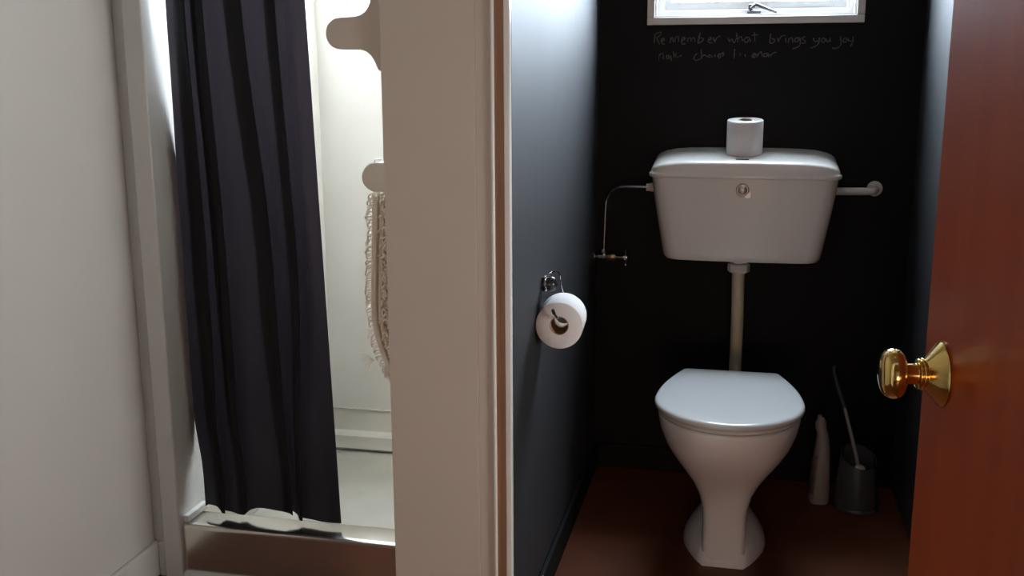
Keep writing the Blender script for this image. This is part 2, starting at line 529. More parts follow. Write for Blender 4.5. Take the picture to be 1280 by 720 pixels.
# ------------------------------------------------------------------ shower tray
tray = thing('shower_tray', (-0.88, 2.6, 0), 'stainless steel shower tray with a high front step', 'shower tray')
xa, xb = XS + 0.001, XL - 0.071
def extrude_profile(prof, x0, x1, thick=0.0015):
    q = MB()
    n = len(prof)
    a = [(x0, y, z) for y, z in prof]
    c = [(x1, y, z) for y, z in prof]
    q.loft([a, c])
    return q
prof = [(2.125, 0.005), (2.125, 0.126), (2.125, 0.131), (2.1262, 0.1365), (2.131, 0.139), (2.137, 0.140), (2.204, 0.139), (2.210, 0.137), (2.213, 0.131), (2.217, 0.028), (2.2225, 0.016), (2.236, 0.0115), (2.236, 0.0005), (2.125, 0.0005)]
extrude_profile(prof, xa, xb).build('front_step', steel, tray, angle=20)
prof = [(2.236, 0.0115), (2.5, 0.008), (2.95, 0.0115), (2.985, 0.014), (3.005, 0.02), (3.02, 0.031), (3.030, 0.048), (3.030, 0.0005), (2.236, 0.0005)]
extrude_profile(prof, xa, xb).build('tray_floor', steel_floor, tray, angle=35)
upstand_mat = mat('pale_steel_upstand', (0.80, 0.77, 0.69), 0.4, metal=0.0, noise=0.04)
prof = [(3.030, 0.0485), (3.034, 0.0515), (3.062, 0.053), (3.066, 0.056), (3.067, 0.128), (3.071, 0.128), (3.071, 0.0005), (3.030, 0.0005)]
extrude_profile(prof, xa, xb).build('back_upstand', upstand_mat, tray, angle=30)
MB().box(xa, xa + 0.002, 2.201, 3.03, 0.012, 0.15).build('side_upstand', steel, tray)
MB().box(xa, xb, 2.985, 2.9975, 0.0165, 0.0195).build('sealant_line', mould, tray, bevel=0.001)
cs = MB().box(XS, XS + 0.014, 2.132, 2.224, 0.1405, 0.158).build('cap_strip', gloss_white, tray, bevel=0.002)
MB().box(xa, xb, 3.0625, BACK - 0.001, 0.1285, 0.131).build('panel_edge', sealant, tray)
# quarter-round bead at the foot of the step
q = MB()
pts = [(2.1245, 0.0), (2.1245, 0.018)] + [(2.1245 - 0.016 * math.sin(k * PI / 12), 0.002 + 0.016 * math.cos(k * PI / 12)) for k in range(1, 7)] + [(2.1085, 0.0)]
q.loft([[(-1.303, y, z) for y, z in pts], [(-0.70, y, z) for y, z in pts]])
struct('trim_5', q, gloss_white, 'white rounded bead along the foot of the shower step', smooth=True)

# ------------------------------------------------------------------ toilet
TX = -0.018
toilet = thing('toilet', (TX, 2.6, 0), 'white china toilet pan with closed lid on narrow pedestal', 'toilet')
def egg(wd, yf, yb, z, n=2.0, nb=None, yc=None, seg=48):
    yc = yc if yc is not None else yf + min(wd * 1.15, (yb - yf) * 0.5)
    ring = []
    for k in range(seg):
        a = 2 * PI * k / seg
        c, s = math.cos(a), math.sin(a)
        e = 2.0 / (n if s < 0 else (nb or n))
        x = wd * math.copysign(abs(c) ** e, c)
        y = yc + (yb - yc if s > 0 else yc - yf) * math.copysign(abs(s) ** e, s)
        ring.append((TX + x, y, z))
    return ring
pan_rings = [
    egg(0.056, 2.452, 2.72, 0.0, 5.0, 3), egg(0.0545, 2.447, 2.72, 0.05, 5.0, 3), egg(0.0535, 2.441, 2.72, 0.11, 4.6, 3),
    egg(0.056, 2.430, 2.73, 0.155, 4.0, 3), egg(0.066, 2.413, 2.74, 0.195, 3.4, 3), egg(0.084, 2.391, 2.745, 0.23, 2.9, 3),
    egg(0.108, 2.365, 2.75, 0.262, 2.5, 2.8), egg(0.132, 2.339, 2.755, 0.293, 2.25, 2.8), egg(0.152, 2.316, 2.76, 0.325, 2.15, 2.8),
    egg(0.165, 2.300, 2.765, 0.36, 2.1, 3), egg(0.171, 2.291, 2.77, 0.392, 2.1, 3), egg(0.169, 2.293, 2.77, 0.400, 2.1, 3), egg(0.155, 2.31, 2.75, 0.402, 2.1, 3)]
MB().loft(pan_rings).build('pan', pan_china, toilet, angle=70)
# foot flange: narrow at the front, wide lobes further back
def foot_ring(k, z):
    half = [(0.050, 2.449), (0.066, 2.475), (0.084, 2.515), (0.099, 2.558), (0.106, 2.60), (0.105, 2.64), (0.096, 2.68), (0.075, 2.715), (0.045, 2.735)]
    cy = 2.60
    pts = [(TX + x * k, cy + (y - cy) * (0.5 + 0.5 * k), z) for x, y in half]
    pts += [(2 * TX - x, y, z) for x, y, z in reversed(pts)]
    return pts
foot = MB().loft([foot_ring(1.0, 0.0), foot_ring(1.0, 0.010), foot_ring(0.985, 0.018), foot_ring(0.93, 0.034), foot_ring(0.82, 0.055), foot_ring(0.68, 0.075), foot_ring(0.5, 0.09)]).build('foot', pan_china, toilet, angle=60)
for sx in (-1, 1):
    MB().lathe([(0.009, 0.018), (0.009, 0.03), (0.006, 0.036), (0.001, 0.037)], 14, (TX + sx * 0.088, 2.60, 0.006)).build('bolt_cap', white_plastic, foot)
def lid_outline(k, wd=0.176, yf=2.276, ym=2.458, yb=2.700, hb=0.122):
    half = [(0.0, yb), (hb * 0.5, yb), (hb - 0.008, yb), (hb, yb - 0.006)]
    for i in range(1, 12):
        s = i / 12
        half.append((hb + (wd - hb) * math.sin(s * PI / 2), yb - 0.006 + (ym - yb) * s ** 1.05))
    for i in range(0, 15):
        a = i / 15 * PI / 2
        half.append((wd * math.cos(a) ** 1.0, ym - (ym - yf) * math.sin(a)))
    half.append((0.0, yf))
    cy = (yf + yb) / 2
    pts = [(x * k, cy + (y - cy) * k) for x, y in half]
    return pts + [(-x, y) for x, y in reversed(pts[1:-1])]
def lid_z(y, z): return z + (y - 2.276) * 0.016
def lid_ring(k, z): return [(TX + x, y, lid_z(y, z)) for x, y in lid_outline(k)]
MB().loft([lid_ring(0.975, 0.4165), lid_ring(1.0, 0.418), lid_ring(1.010, 0.422), lid_ring(1.008, 0.427), lid_ring(0.992, 0.4315), lid_ring(0.96, 0.4335), lid_ring(0.8, 0.4350), lid_ring(0.5, 0.436), lid_ring(0.2, 0.4363)]).build('lid', seat_white, toilet, angle=60)
ins = [(TX + x, y, lid_z(y, 0.4035)) for x, y in lid_outline(0.62)]
ins2 = [(TX + x, y, lid_z(y, 0.4155)) for x, y in lid_outline(0.62)]
MB().loft([lid_ring(0.95, 0.4035), lid_ring(0.965, 0.408), lid_ring(0.95, 0.4155), ins2, ins], closed=True).build('seat', seat_white, toilet, angle=50)
for sx in (-1, 1):
    MB().lathe([(0.010, -0.02), (0.011, -0.018), (0.011, 0.018), (0.010, 0.02)], 16, (TX + sx * 0.075, 2.712, 0.4145), 'x').build('hinge', seat_white, toilet)

# ------------------------------------------------------------------ cistern
CX = -0.006
cistern = thing('cistern', (CX, BACK, 0.69), 'cream china cistern with arched lid mounted on the black wall', 'cistern')
def tank_ring(wd, yf, z, r=0.035, bow=0.012, yb=BACK - 0.002, dome=0.0, cham=0.0):
    pts = [(-wd, yb), (-wd, (yf + yb) / 2)]
    for i in range(9):
        a = PI + i / 8 * PI / 2
        pts.append((-wd + r + r * math.cos(a), yf + r + r * math.sin(a)))
    for i in range(1, 16):
        pts.append((lerp(-wd + r, wd - r, i / 16), yf))
    for i in range(9):
        a = 1.5 * PI + i / 8 * PI / 2
        pts.append((wd - r + r * math.cos(a), yf + r + r * math.sin(a)))
    pts += [(wd, (yf + yb) / 2), (wd, yb)]
    out = []
    for x, y in pts:
        fr = max(0, min(1, (yb - y) / (yb - yf)))
        u = min(1.0, abs(x) / wd)
        yy = y - bow * (1 - u * u) * fr
        out.append((CX + x, yy, z - dome * u * u))
    return out
MB().loft([tank_ring(0.196, 2.925, 0.6945, 0.04), tank_ring(0.210, 2.912, 0.690 + 0.003, 0.045), tank_ring(0.2155, 2.906, 0.702, 0.045), tank_ring(0.219, 2.903, 0.72, 0.044),
           tank_ring(0.232, 2.893, 0.80, 0.042), tank_ring(0.2445, 2.884, 0.88, 0.04), tank_ring(0.2500, 2.880, 0.926, 0.04)]).build('tank', china, cistern, angle=50)
def lid_top(d, prof):
    out = []
    for x, y, z in tank_ring(0.2525 - d, 2.877 + d, 0.0, max(0.012, 0.038 - d * 0.4), bow=0.012):
        U = min(1.0, abs(x - CX) / 0.2525)
        out.append((x, y, 0.9645 + prof + 0.115 * max(0.0, y - 2.866) - 0.006 * U ** 2 - 0.020 * U ** 9))
    return out
MB().loft([tank_ring(0.2555, 2.874, 0.926, 0.04), tank_ring(0.2575, 2.872, 0.929, 0.04), tank_ring(0.2575, 2.872, 0.936, 0.04), tank_ring(0.2535, 2.876, 0.9395, 0.038),
           lid_top(0.0, -0.004), lid_top(0.0008, 0.001), lid_top(0.003, 0.0046), lid_top(0.007, 0.0066), lid_top(0.014, 0.0076), lid_top(0.03, 0.0082), lid_top(0.06, 0.0084), lid_top(0.10, 0.0084), lid_top(0.15, 0.0084)]).build('lid', china, cistern, angle=60)
cist_lid = [o for o in cistern.children if o.name.startswith('lid')][0]
bt = MB().lathe([(0.0175, 0.004), (0.0175, -0.004), (0.0150, -0.008), (0.0140, -0.008)], 32, (-0.008, 2.872, 0.897), 'y').build('button_ring', button_dark, cistern)
MB().lathe([(0.0138, -0.002), (0.0132, -0.009), (0.010, -0.0125), (0.005, -0.0145), (0.0005, -0.015)], 28, (-0.008, 2.872, 0.897), 'y').build('flush_button', button_metal, bt)
MB().box(-0.001, 0.0145, 2.868, 2.8745, 0.874, 0.890).build('button_plate', china, cistern, bevel=0.001)
MB().lathe([(0.026, 0.0), (0.026, -0.012), (0.022, -0.016)], 6, (-0.010, 2.972, 0.6935)).build('outlet_boss', white_plastic, cistern)
MB().box(-0.012 - 0.017, -0.012 + 0.017, 2.892, 2.903, 0.9740, 0.9775).build('lid_slot', dark_hole, cist_lid)

fp = thing('flush_pipe', (-0.010, 2.97, 0.35), 'cream plastic flush pipe running from cistern to toilet', 'pipe')
MB().tube([(-0.010, 2.972, 0.672), (-0.010, 2.971, 0.62), (-0.008, 2.970, 0.5), (-0.008, 2.970, 0.40)] + bez([(-0.008, 2.970, 0.38), (-0.009, 2.955, 0.35), (-0.012, 2.92, 0.333), (-0.016, 2.86, 0.33)], 5) + [(-0.018, 2.772, 0.33)], 0.0175, 20).build('pipe', cream_plastic, fp)
nut = MB()
for (rr, z0, z1) in ((0.031, 0.652, 0.676),):
    nut.lathe([(rr - 0.003, z0), (rr, z0 + 0.003), (rr, z1 - 0.002), (rr - 0.002, z1)], 8, (-0.010, 2.972, 0.0))
nut.build('coupling_nut', white_plastic, fp, smooth=False)

ov = thing('overflow_pipe', (0.30, 3.02, 0.885), 'short white overflow pipe from cistern end to wall flange', 'pipe')
MB().tube([(0.242, 3.012, 0.882), (0.30, 3.012, 0.883)] + bez([(0.325, 3.012, 0.8835), (0.343, 3.018, 0.884), (0.353, 3.035, 0.885), (0.354, 3.055, 0.885)], 6) + [(0.354, BACK - 0.001, 0.885)], 0.0105, 16).build('pipe', white_plastic, ov)
MB().lathe([(0.0215, BACK - 0.0005), (0.0215, BACK - 0.004), (0.019, BACK - 0.007), (0.013, BACK - 0.008)], 28, (0.354, 0, 0.885), 'y').build('wall_flange', white_plastic, ov)

sp = thing('water_supply_pipe', (-0.40, 3.02, 0.68), 'thin bent chrome water pipe feeding the cistern', 'pipe')
MB().tube([(-0.2670, 2.985, 0.886), (-0.30, 2.985, 0.886), (-0.335, 2.99, 0.886)] + bez([(-0.352, 2.993, 0.885), (-0.378, 3.002, 0.872), (-0.395, 3.012, 0.845), (-0.399, 3.018, 0.81)], 6) + [(-0.401, 3.022, 0.74), (-0.403, 3.024, 0.682)], 0.0042, 12).build('pipe', chrome, sp)
MB().lathe([(0.011, -0.277), (0.0115, -0.276), (0.0115, -0.268), (0.011, -0.267)], 6, (0, 2.985, 0.886), 'x').build('compression_nut', white_plastic, sp, smooth=False)
MB().lathe([(0.0125, -0.2665), (0.0125, -0.2555), (0.015, -0.2553), (0.015, -0.2480)], 8, (0, 2.985, 0.886), 'x').build('inlet_nut', white_plastic, cistern, smooth=False)
MB().lathe([(0.0065, 0.684), (0.008, 0.686), (0.008, 0.694), (0.0065, 0.696)], 6, (-0.403, 3.024, 0)).build('pipe_nut', chrome, sp, smooth=False)

sv = thing('stop_valve', (XL, 3.024, 0.672), 'small brass stop valve with cross handle on the black wall', 'valve')
MB().lathe([(0.013, XL + 0.0005), (0.013, XL + 0.003), (0.007, XL + 0.008), (0.007, XL + 0.02), (0.0085, XL + 0.021), (0.0085, XL + 0.034)], 16, (0, 3.024, 0.672), 'x').build('valve_inlet', chrome, sv)
MB().lathe([(0.009, XL + 0.034), (0.0105, XL + 0.036), (0.0105, XL + 0.060), (0.009, XL + 0.062), (0.004, XL + 0.063), (0.004, XL + 0.094)], 8, (0, 3.024, 0.672), 'x').build('valve_body', dull_brass, sv)
MB().tube([(-0.403, 3.024, 0.674), (-0.403, 3.024, 0.686)], 0.006, 10).build('valve_outlet', chrome, sv)
hd = MB().tube([(XL + 0.092, 3.024, 0.648), (XL + 0.092, 3.024, 0.672), (XL + 0.092, 3.024, 0.696)], [0.0025, 0.004, 0.0025], 8)
hd.tube([(XL + 0.0925, 3.000, 0.672), (XL + 0.0925, 3.024, 0.672), (XL + 0.0925, 3.048, 0.672)], [0.0025, 0.004, 0.0025], 8)
hd.lathe([(0.0065, XL + 0.086), (0.0065, XL + 0.098), (0.003, XL + 0.1)], 12, (0, 3.024, 0.672), 'x')
hd.build('cross_handle', chrome, sv)

# ------------------------------------------------------------------ toilet rolls
def roll_profile(ro, ri, L):
    return [(ri, 0), (ro - 0.0015, 0.0), (ro, 0.0015), (ro, L - 0.0015), (ro - 0.0015, L), (ri, L)]
r1 = thing('toilet_roll', (-0.008, 2.980, 0.985), 'full white toilet roll standing upright on the cistern lid', 'toilet roll', 'toilet rolls')
RX, RY = -0.008, 2.980
TILT = Matrix.Rotation(R(6.6), 4, 'X')
def put(mb, M):
    mb.v = [M @ p for p in mb.v]
    return mb
M1 = Matrix.Translation((RX, RY, 0.9866)) @ TILT
p = MB().lathe(roll_profile(0.0490, 0.0195, 0.093), 56, cap=False)
p.f += []
pp = put(p, M1).build('paper', paper, r1, angle=50)
put(MB().loft([[(rr * math.cos(2 * PI * k / 32), rr * math.sin(2 * PI * k / 32), z) for k in range(32)] for rr, z in ((0.0195, 0.0), (0.0195, 0.0925), (0.0182, 0.0925), (0.0182, 0.0))], closed=True), M1).build('core', card, r1, angle=50)
# loose corner of the outer sheet
sh = MB()
rows = []
for z in (0.0925, 0.088, 0.083):
    rows.append([(0.0496 * math.cos(a), 0.0496 * math.sin(a), z) for a in [R(-112 + 4 * k) for k in range(9)]])
vs = [p_ for r_ in rows for p_ in r_]
sh.add(vs, [(r * 9 + k, r * 9 + k + 1, (r + 1) * 9 + k + 1, (r + 1) * 9 + k) for r in range(2) for k in range(8) if not (r == 1 and (k < 2 or k > 5))])
put(sh, M1).build('loose_sheet', paper, pp, solid=0.0006)

HX, HY, HZ = -0.3775, 2.130, 0.681
r2 = thing('toilet_roll', (HX, HY, HZ), 'part-used white toilet roll hanging on the wire wall holder', 'toilet roll', 'toilet rolls')
M2 = Matrix.Translation((HX, HY, HZ)) @ Matrix.Rotation(R(4), 4, 'Z') @ Matrix.Rotation(R(-90), 4, 'X')
put(MB().lathe(roll_profile(0.0510, 0.0205, 0.102), 64, cap=False), M2).build('paper', paper, r2, angle=50)
put(MB().loft([[(rr * math.cos(2 * PI * k / 32), rr * math.sin(2 * PI * k / 32), z) for k in range(32)] for rr, z in ((0.0205, 0.0005), (0.0205, 0.1015), (0.0192, 0.1015), (0.0192, 0.0005))], closed=True), M2).build('core', card, r2, angle=50)

hold = thing('toilet_roll_holder', (XL, 2.215, 0.752), 'chrome wire toilet roll holder on a round black wall mount', 'roll holder')
MB().lathe([(0.017, XL + 0.0005), (0.0175, XL + 0.018), (0.0160, XL + 0.026), (0.0115, XL + 0.031), (0.004, XL + 0.0335), (0.0005, XL + 0.034)], 28, (0, 2.212, 0.755), 'x').build('mount', black_plastic, hold)
MB().loft([[(XL + h, 2.212 + rr * math.cos(2 * PI * k / 28), 0.755 + rr * math.sin(2 * PI * k / 28)) for k in range(28)] for rr, h in ((0.0172, 0.006), (0.0185, 0.007), (0.0185, 0.011), (0.0172, 0.012))], closed=True).build('mount_ring', chrome, hold)
wire = bez([(XL + 0.008, 2.196, 0.768), (XL + 0.018, 2.205, 0.779), (XL + 0.026, 2.235, 0.780), (XL + 0.030, 2.262, 0.766), (XL + 0.034, 2.268, 0.735), (XL + 0.044, 2.268, 0.705), (XL + 0.047, 2.25, 0.6995),
            (XL + 0.049, 2.22, 0.698), (XL + 0.0525, 2.14, 0.698), (XL + 0.052, 2.122, 0.699), (XL + 0.048, 2.117, 0.705)], 8)
arm = MB().tube(wire, 0.0018, 8).build('wire_arm', chrome, hold)
MB().tube(bez([(XL + 0.0488, 2.118, 0.7035), (XL + 0.045, 2.114, 0.711), (XL + 0.0415, 2.112, 0.7205)], 4), [0.0025] * 4 + [0.0036] * 4 + [0.0030], 10).build('wire_tip', black_plastic, arm)

# ------------------------------------------------------------------ cleaner bottle
bo = thing('cleaner_bottle', (0.240, 2.935, 0), 'off-white angled-neck cleaner bottle on the floor beside the toilet', 'bottle')
def oval(cx, cy, a, bb, z, n=2.6, seg=24, lean=0):
    return [(cx + a * math.copysign(abs(math.cos(t)) ** (2 / n), math.cos(t)), cy + bb * math.copysign(abs(math.sin(t)) ** (2 / n), math.sin(t)), z + lean * math.cos(t)) for t in [2 * PI * k / seg for k in range(seg)]]
brs = [oval(0.240, 2.935, 0.026, 0.040, 0.0, 3.5), oval(0.240, 2.935, 0.029, 0.043, 0.006, 3.5), oval(0.2405, 2.935, 0.0285, 0.043, 0.04, 3.2), oval(0.242, 2.935, 0.0265, 0.041, 0.10, 3.0),
       oval(0.2435, 2.935, 0.0225, 0.034, 0.15, 2.6), oval(0.2435, 2.935, 0.018, 0.024, 0.185, 2.2), oval(0.2410, 2.935, 0.0145, 0.0165, 0.205, 2.0, lean=0.003), oval(0.2375, 2.935, 0.013, 0.014, 0.218, 2.0, lean=0.005)]
body = MB().loft(brs).build('body', bottle_mat, bo, angle=60)
MB().loft([oval(0.2375, 2.935, 0.0155, 0.0155, 0.2165, 2, lean=0.005), oval(0.2358, 2.935, 0.0150, 0.0150, 0.232, 2, lean=0.006), oval(0.2335, 2.935, 0.0115, 0.0115, 0.241, 2, lean=0.006), oval(0.2325, 2.935, 0.006, 0.006, 0.245, 2, lean=0.003), oval(0.2315, 2.935, 0.0055, 0.0055, 0.254, 2, lean=0.002)]).build('cap', bottle_mat, bo, angle=50)
# wrap label on the front left
lb = []
for z, a, cx in ((0.03, 0.0293, 0.2402), (0.07, 0.0284, 0.2412), (0.11, 0.0265, 0.2424), (0.145, 0.0237, 0.2434)):
    bb = 0.0434 if z < 0.1 else (0.0410 if z < 0.13 else 0.0357)
    n = 3.1
    lb.append([(cx + a * math.copysign(abs(math.cos(t)) ** (2 / n), math.cos(t)), 2.935 + bb * math.copysign(abs(math.sin(t)) ** (2 / n), math.sin(t)), z) for t in [R(185 + 8 * k) for k in range(9)]])
q = MB().add([p_ for r_ in lb for p_ in r_], [(r * 9 + k, r * 9 + k + 1, (r + 1) * 9 + k + 1, (r + 1) * 9 + k) for r in range(3) for k in range(8)])
q.build('paper_label', bottle_label, body, solid=0.0004)

# ------------------------------------------------------------------ toilet brush and holder
BX, BY = 0.341, 2.905
bh = thing('brush_holder', (BX, BY, 0), 'smoky plastic toilet brush holder with slanted open rim', 'brush holder')
def hring(r, z, slant=0.0):
    return [(BX + r * math.cos(2 * PI * k / 40), BY + r * math.sin(2 * PI * k / 40), z + slant * (-0.45 * math.cos(2 * PI * k / 40) + 0.9 * math.sin(2 * PI * k / 40))) for k in range(40)]
MB().loft([hring(0.056, 0.0), hring(0.0615, 0.004), hring(0.0615, 0.02), hring(0.058, 0.08, 0.004), hring(0.0495, 0.150, 0.022), hring(0.0475, 0.150, 0.022), hring(0.056, 0.08, 0.004), hring(0.059, 0.02), hring(0.055, 0.006)]).build('cup', holder_mat, bh, angle=60)
MB().loft([hring(0.060, 0.0005), hring(0.0635, 0.002), hring(0.0635, 0.010), hring(0.0622, 0.012)], ).build('base_ring', holder_mat, bh, angle=50)
br = thing('toilet_brush', (BX, BY, 0.02), 'toilet brush with steel stem and dark grip leaning in its holder', 'brush')
MB().tube([(0.346, 2.905, 0.10), (0.336, 2.915, 0.145), (0.316, 2.922, 0.215), (0.296, 2.929, 0.285)], 0.0048, 12).build('stem', grey_plastic, br)
MB().tube(bez([(0.2965, 2.929, 0.283), (0.285, 2.932, 0.315), (0.272, 2.935, 0.352), (0.263, 2.936, 0.384), (0.2645, 2.936, 0.402)], 6), [0.0065] * 6 + [0.0075] * 6 + [0.0065] * 6 + [0.0055] * 6 + [0.003], 12).build('grip', teal_grip, br)
hb = MB()
for k in range(70):
    z = 0.03 + 0.075 * (k / 70)
    a = k * 2.4
    rr = 0.034 * math.sqrt(1 - ((z - 0.068) / 0.05) ** 2)
    hb.tube([(0.347, 2.905, z), (0.347 + rr * math.cos(a), 2.905 + rr * math.sin(a), z + 0.002)], 0.0022, 5)
hh = hb.build('bristle_head', bristle_mat, br)
hh['kind'] = 'stuff'
MB().lathe([(0.013, 0.10), (0.016, 0.106), (0.014, 0.118), (0.007, 0.124)], 16, (0.346, 2.905, 0)).build('collar', white_plastic, br)

# ------------------------------------------------------------------ shower curtain
cur = thing('shower_curtain', (-1.1, 2.186, 0.15), 'long black satin curtain hanging in folds across the shower', 'curtain')
NU, NV = 170, 46
F_TOP = [(.07, .155), (.18, .285), (.43, .56), (.72, .80)]
F_MID = [(.08, .19), (.22, .33), (.54, .66), (.76, .83)]
F_LOW = [(.10, .16), (.26, .32), (.60, .66), (.69, .73)]
def curtain_row(z):
    if z > 0.77:
        k = smooth01((1.40 - z) / 0.63); A_, B2 = F_TOP, F_MID
    else:
        k = smooth01((0.77 - z) / 0.60); A_, B2 = F_MID, F_LOW
    fl = [(lerp(p[0], q_[0], k), lerp(p[1], q_[1], k)) for p, q_ in zip(A_, B2)]
    dp = 0.014 if z > 0.77 else lerp(0.014, 0.009, k)
    g = (1 - smooth01((z - 1.0) / 0.3)) * smooth01((z - 0.24) / 0.1)
    P = [(-0.052 * g, 0.03 * g), (0.0, 0.0)]
    for a, b_ in fl:
        P += [((a + b_) / 2, -dp * 0.8), (b_, -dp), (b_ - 0.004, -dp * 0.55), (a, -0.001), (a + 0.004, dp * 0.5), ((a + b_) / 2, dp), (b_ + 0.012, dp * 0.7)]
    P += [(0.92, -dp * 0.6), (1.0, -0.002)]
    out = []
    for i_ in range(len(P) - 1):
        for s_i in range(6):
            tt = s_i / 6
            sm = lerp(tt, smooth01(tt), 0.6)
            u_ = lerp(P[i_][0], P[i_ + 1][0], tt)
            out.append((u_, lerp(P[i_][1], P[i_ + 1][1], sm) + 0.0010 * math.sin(31 * u_ + 5 * z) * math.sin(9 * z + 11 * u_)))
    out.append(P[-1])
    return out
def hem(u):
    z = 0.151
    for c, wdt, hgt in ((0.06, 0.075, 0.017), (0.50, 0.20, 0.019)):
        d = abs(u - c) / wdt
        if d < 1: z += hgt * (1 - d ** 4)
    return z
vs, fs = [], []
NU = len(curtain_row(1.0)) - 1
for jv in range(NV + 1):
    v = jv / NV
    row = curtain_row(lerp(2.06, 0.156, v))
    for u, yy in row:
        x0 = -1.287
        x1 = lerp(-0.970, -0.916, v)
        if v > 0.87: x0 += 0.012 * smooth01((v - 0.87) / 0.08)
        vs.append((lerp(x0, x1, u), 2.186 + yy, lerp(2.06, hem(u), v)))
for jv in range(NV):
    for iu in range(NU):
        a = jv * (NU + 1) + iu
        fs.append((a, a + 1, a + NU + 2, a + NU + 1))
MB().add(vs, fs).build('cloth', curtain_mat, cur, angle=80)
rod = thing('curtain_rod', (-0.9, 2.186, 2.085), 'chrome curtain rod across the shower opening', 'curtain rod')
MB().tube([(XS + 0.001, 2.186, 2.085), (-0.502, 2.186, 2.085)], 0.011, 16).build('rod', chrome, rod)
for x in (XS + 0.001, -0.512):
    MB().lathe([(0.022, x), (0.022, x + 0.009)], 20, (0, 2.186, 2.085), 'x').build('end_bracket', chrome, rod)
for k in range(8):
    x = -1.27 + k * 0.043
    MB().tube([(x, 2.186 + 0.0205 * math.cos(2 * PI * i / 16), 2.080 + 0.0205 * math.sin(2 * PI * i / 16)) for i in range(17)], 0.0015, 6).build('curtain_ring', chrome, cur)

# ------------------------------------------------------------------ shaped hook boards on the pier edge
def px_outline(pts, y, f):
    return [f(*p_) for p_ in pts]
def lobe_upper():
    # x metres, z metres in the board's own plane
    pts = [(-0.681, 1.214), (-0.690, 1.219)]
    pts += [(-0.694, 1.228), (-0.698, 1.237), (-0.704, 1.246), (-0.713, 1.253), (-0.724, 1.2565), (-0.762, 1.2570)]
    for k in range(1, 12):
        a = R(270 - k * 15)
        pts.append((-0.764 + 0.0295 * math.cos(a), 1.2865 + 0.0295 * math.sin(a)))
    pts += [(-0.757, 1.3165), (-0.735, 1.3175), (-0.722, 1.3205), (-0.712, 1.327), (-0.7055, 1.336), (-0.702, 1.348), (-0.7015, 1.39), (-0.7015, 1.46), (-0.681, 1.47)]
    return pts
h1 = thing('towel_hook', (-0.69, 1.93, 1.21), 'painted board with a long rounded peg, high on the pier edge', 'hook', 'hook boards on the pier')
MB().prism(lobe_upper(), 1.912, 1.930).build('hook_board', pier_paint, h1, bevel=0.002, angle=30)
MB().lathe([(0.004, 1.9115), (0.004, 1.9105), (0.002, 1.9098)], 10, (-0.690, 0, 1.43), 'y').build('screw', chrome, h1)
h2 = thing('towel_hook', (-0.69, 1.93, 0.98), 'grey-green painted rounded peg holding up the bath mat', 'hook', 'hook boards on the pier')
pts = [(-0.681, 0.983), (-0.708, 0.984)]
for k in range(1, 12):
    a = R(270 - k * 15)
    pts.append((-0.709 + 0.0285 * math.cos(a), 1.0125 + 0.0285 * math.sin(a)))
pts += [(-0.706, 1.0415), (-0.681, 1.0425)]
MB().prism(pts, 1.930, 1.950).build('hook_board', hook_paint, h2, bevel=0.002, angle=30)
MB().tube([(-0.712, 1.94, 1.040), (-0.712, 1.94, 1.046), (-0.700, 1.94, 1.047)], 0.0016, 8).build('screw_eye', chrome, h2)

# ------------------------------------------------------------------ fringed bath mat
bmx = thing('bath_mat', (-0.71, 2.05, 0.57), 'cream fringed chenille bath mat hanging down the pier side', 'bath mat')
def hem_x(z):           # centre line of the folded edge
    t = (0.985 - z) / 0.41
    x = lerp(-0.7235, -0.7345, min(1, t / 0.55))
    if t > 0.62: x += 0.052 * ((t - 0.62) / 0.38) ** 1.9
    return x
band = []
for i in range(41):
    z = lerp(0.985, 0.578, i / 40)
    x = hem_x(z)
    band.append([(x - 0.006, 1.968, z), (x - 0.0045, 1.965, z), (x + 0.0045, 1.965, z), (x + 0.006, 1.968, z), (x + 0.006, 1.976, z), (x - 0.006, 1.976, z)])
MB().loft(band).build('edge_band', mat_band, bmx, angle=50)
band2 = []
for i in range(41):
    z = lerp(0.983, 0.60, i / 40)
    x = hem_x(z) + 0.0125
    band2.append([(x - 0.0045, 1.972, z), (x, 1.969, z), (x + 0.0045, 1.972, z), (x + 0.0045, 1.980, z), (x - 0.0045, 1.980, z)])
MB().loft(band2).build('edge_band', mat_band, bmx, angle=50)
bk = []
for i in range(21):
    z = lerp(0.983, 0.585, i / 20)
    x = hem_x(z)
    bk.append([(x - 0.004, 1.975, z), (-0.684, 1.985, z), (-0.684, 2.26, z), (x - 0.004, 2.26, z)])
MB().loft(bk).build('backing', mat_cotton, bmx)
rnd = random.Random(3)
loops = MB()
z = 0.975
while z > 0.60:
    x = hem_x(z) - 0.005
    L = rnd.uniform(0.010, 0.017)
    d = rnd.uniform(-0.009, 0.001)
    y = 1.970 + rnd.uniform(0, 0.012)
    loops.tube(bez([(x + 0.004, y, z), (x - L * 0.55, y - 0.003, z + rnd.uniform(-0.004, 0.003)), (x - L, y - 0.001, z + d - 0.003), (x - L * 0.9, y, z + d - 0.009)], 3), 0.0020, 5)
    z -= rnd.uniform(0.0045, 0.0075)
for k in range(9):           # loops along the curved foot
    z0 = lerp(0.625, 0.578, k / 8)
    x = hem_x(z0)
    loops.tube(bez([(x, 1.970, z0), (x - 0.008, 1.968, z0 - 0.008), (x - 0.004, 1.967, z0 - 0.018), (x + 0.003, 1.97, z0 - 0.013)], 3), 0.002, 5)
for k in range(7):           # frayed end
    a = R(150 + 14 * k)
    loops.tube(bez([(-0.738, 1.968, 0.628), (-0.738 + 0.013 * math.cos(a), 1.966, 0.632 + 0.013 * math.sin(a)), (-0.738 + rnd.uniform(0.02, 0.03) * math.cos(a), 1.966, 0.628 + 0.024 * math.sin(a))], 3), 0.0007, 4)
lp = loops.build('fringe', mat_cotton, bmx)
lp['kind'] = 'stuff'
pile = MB()
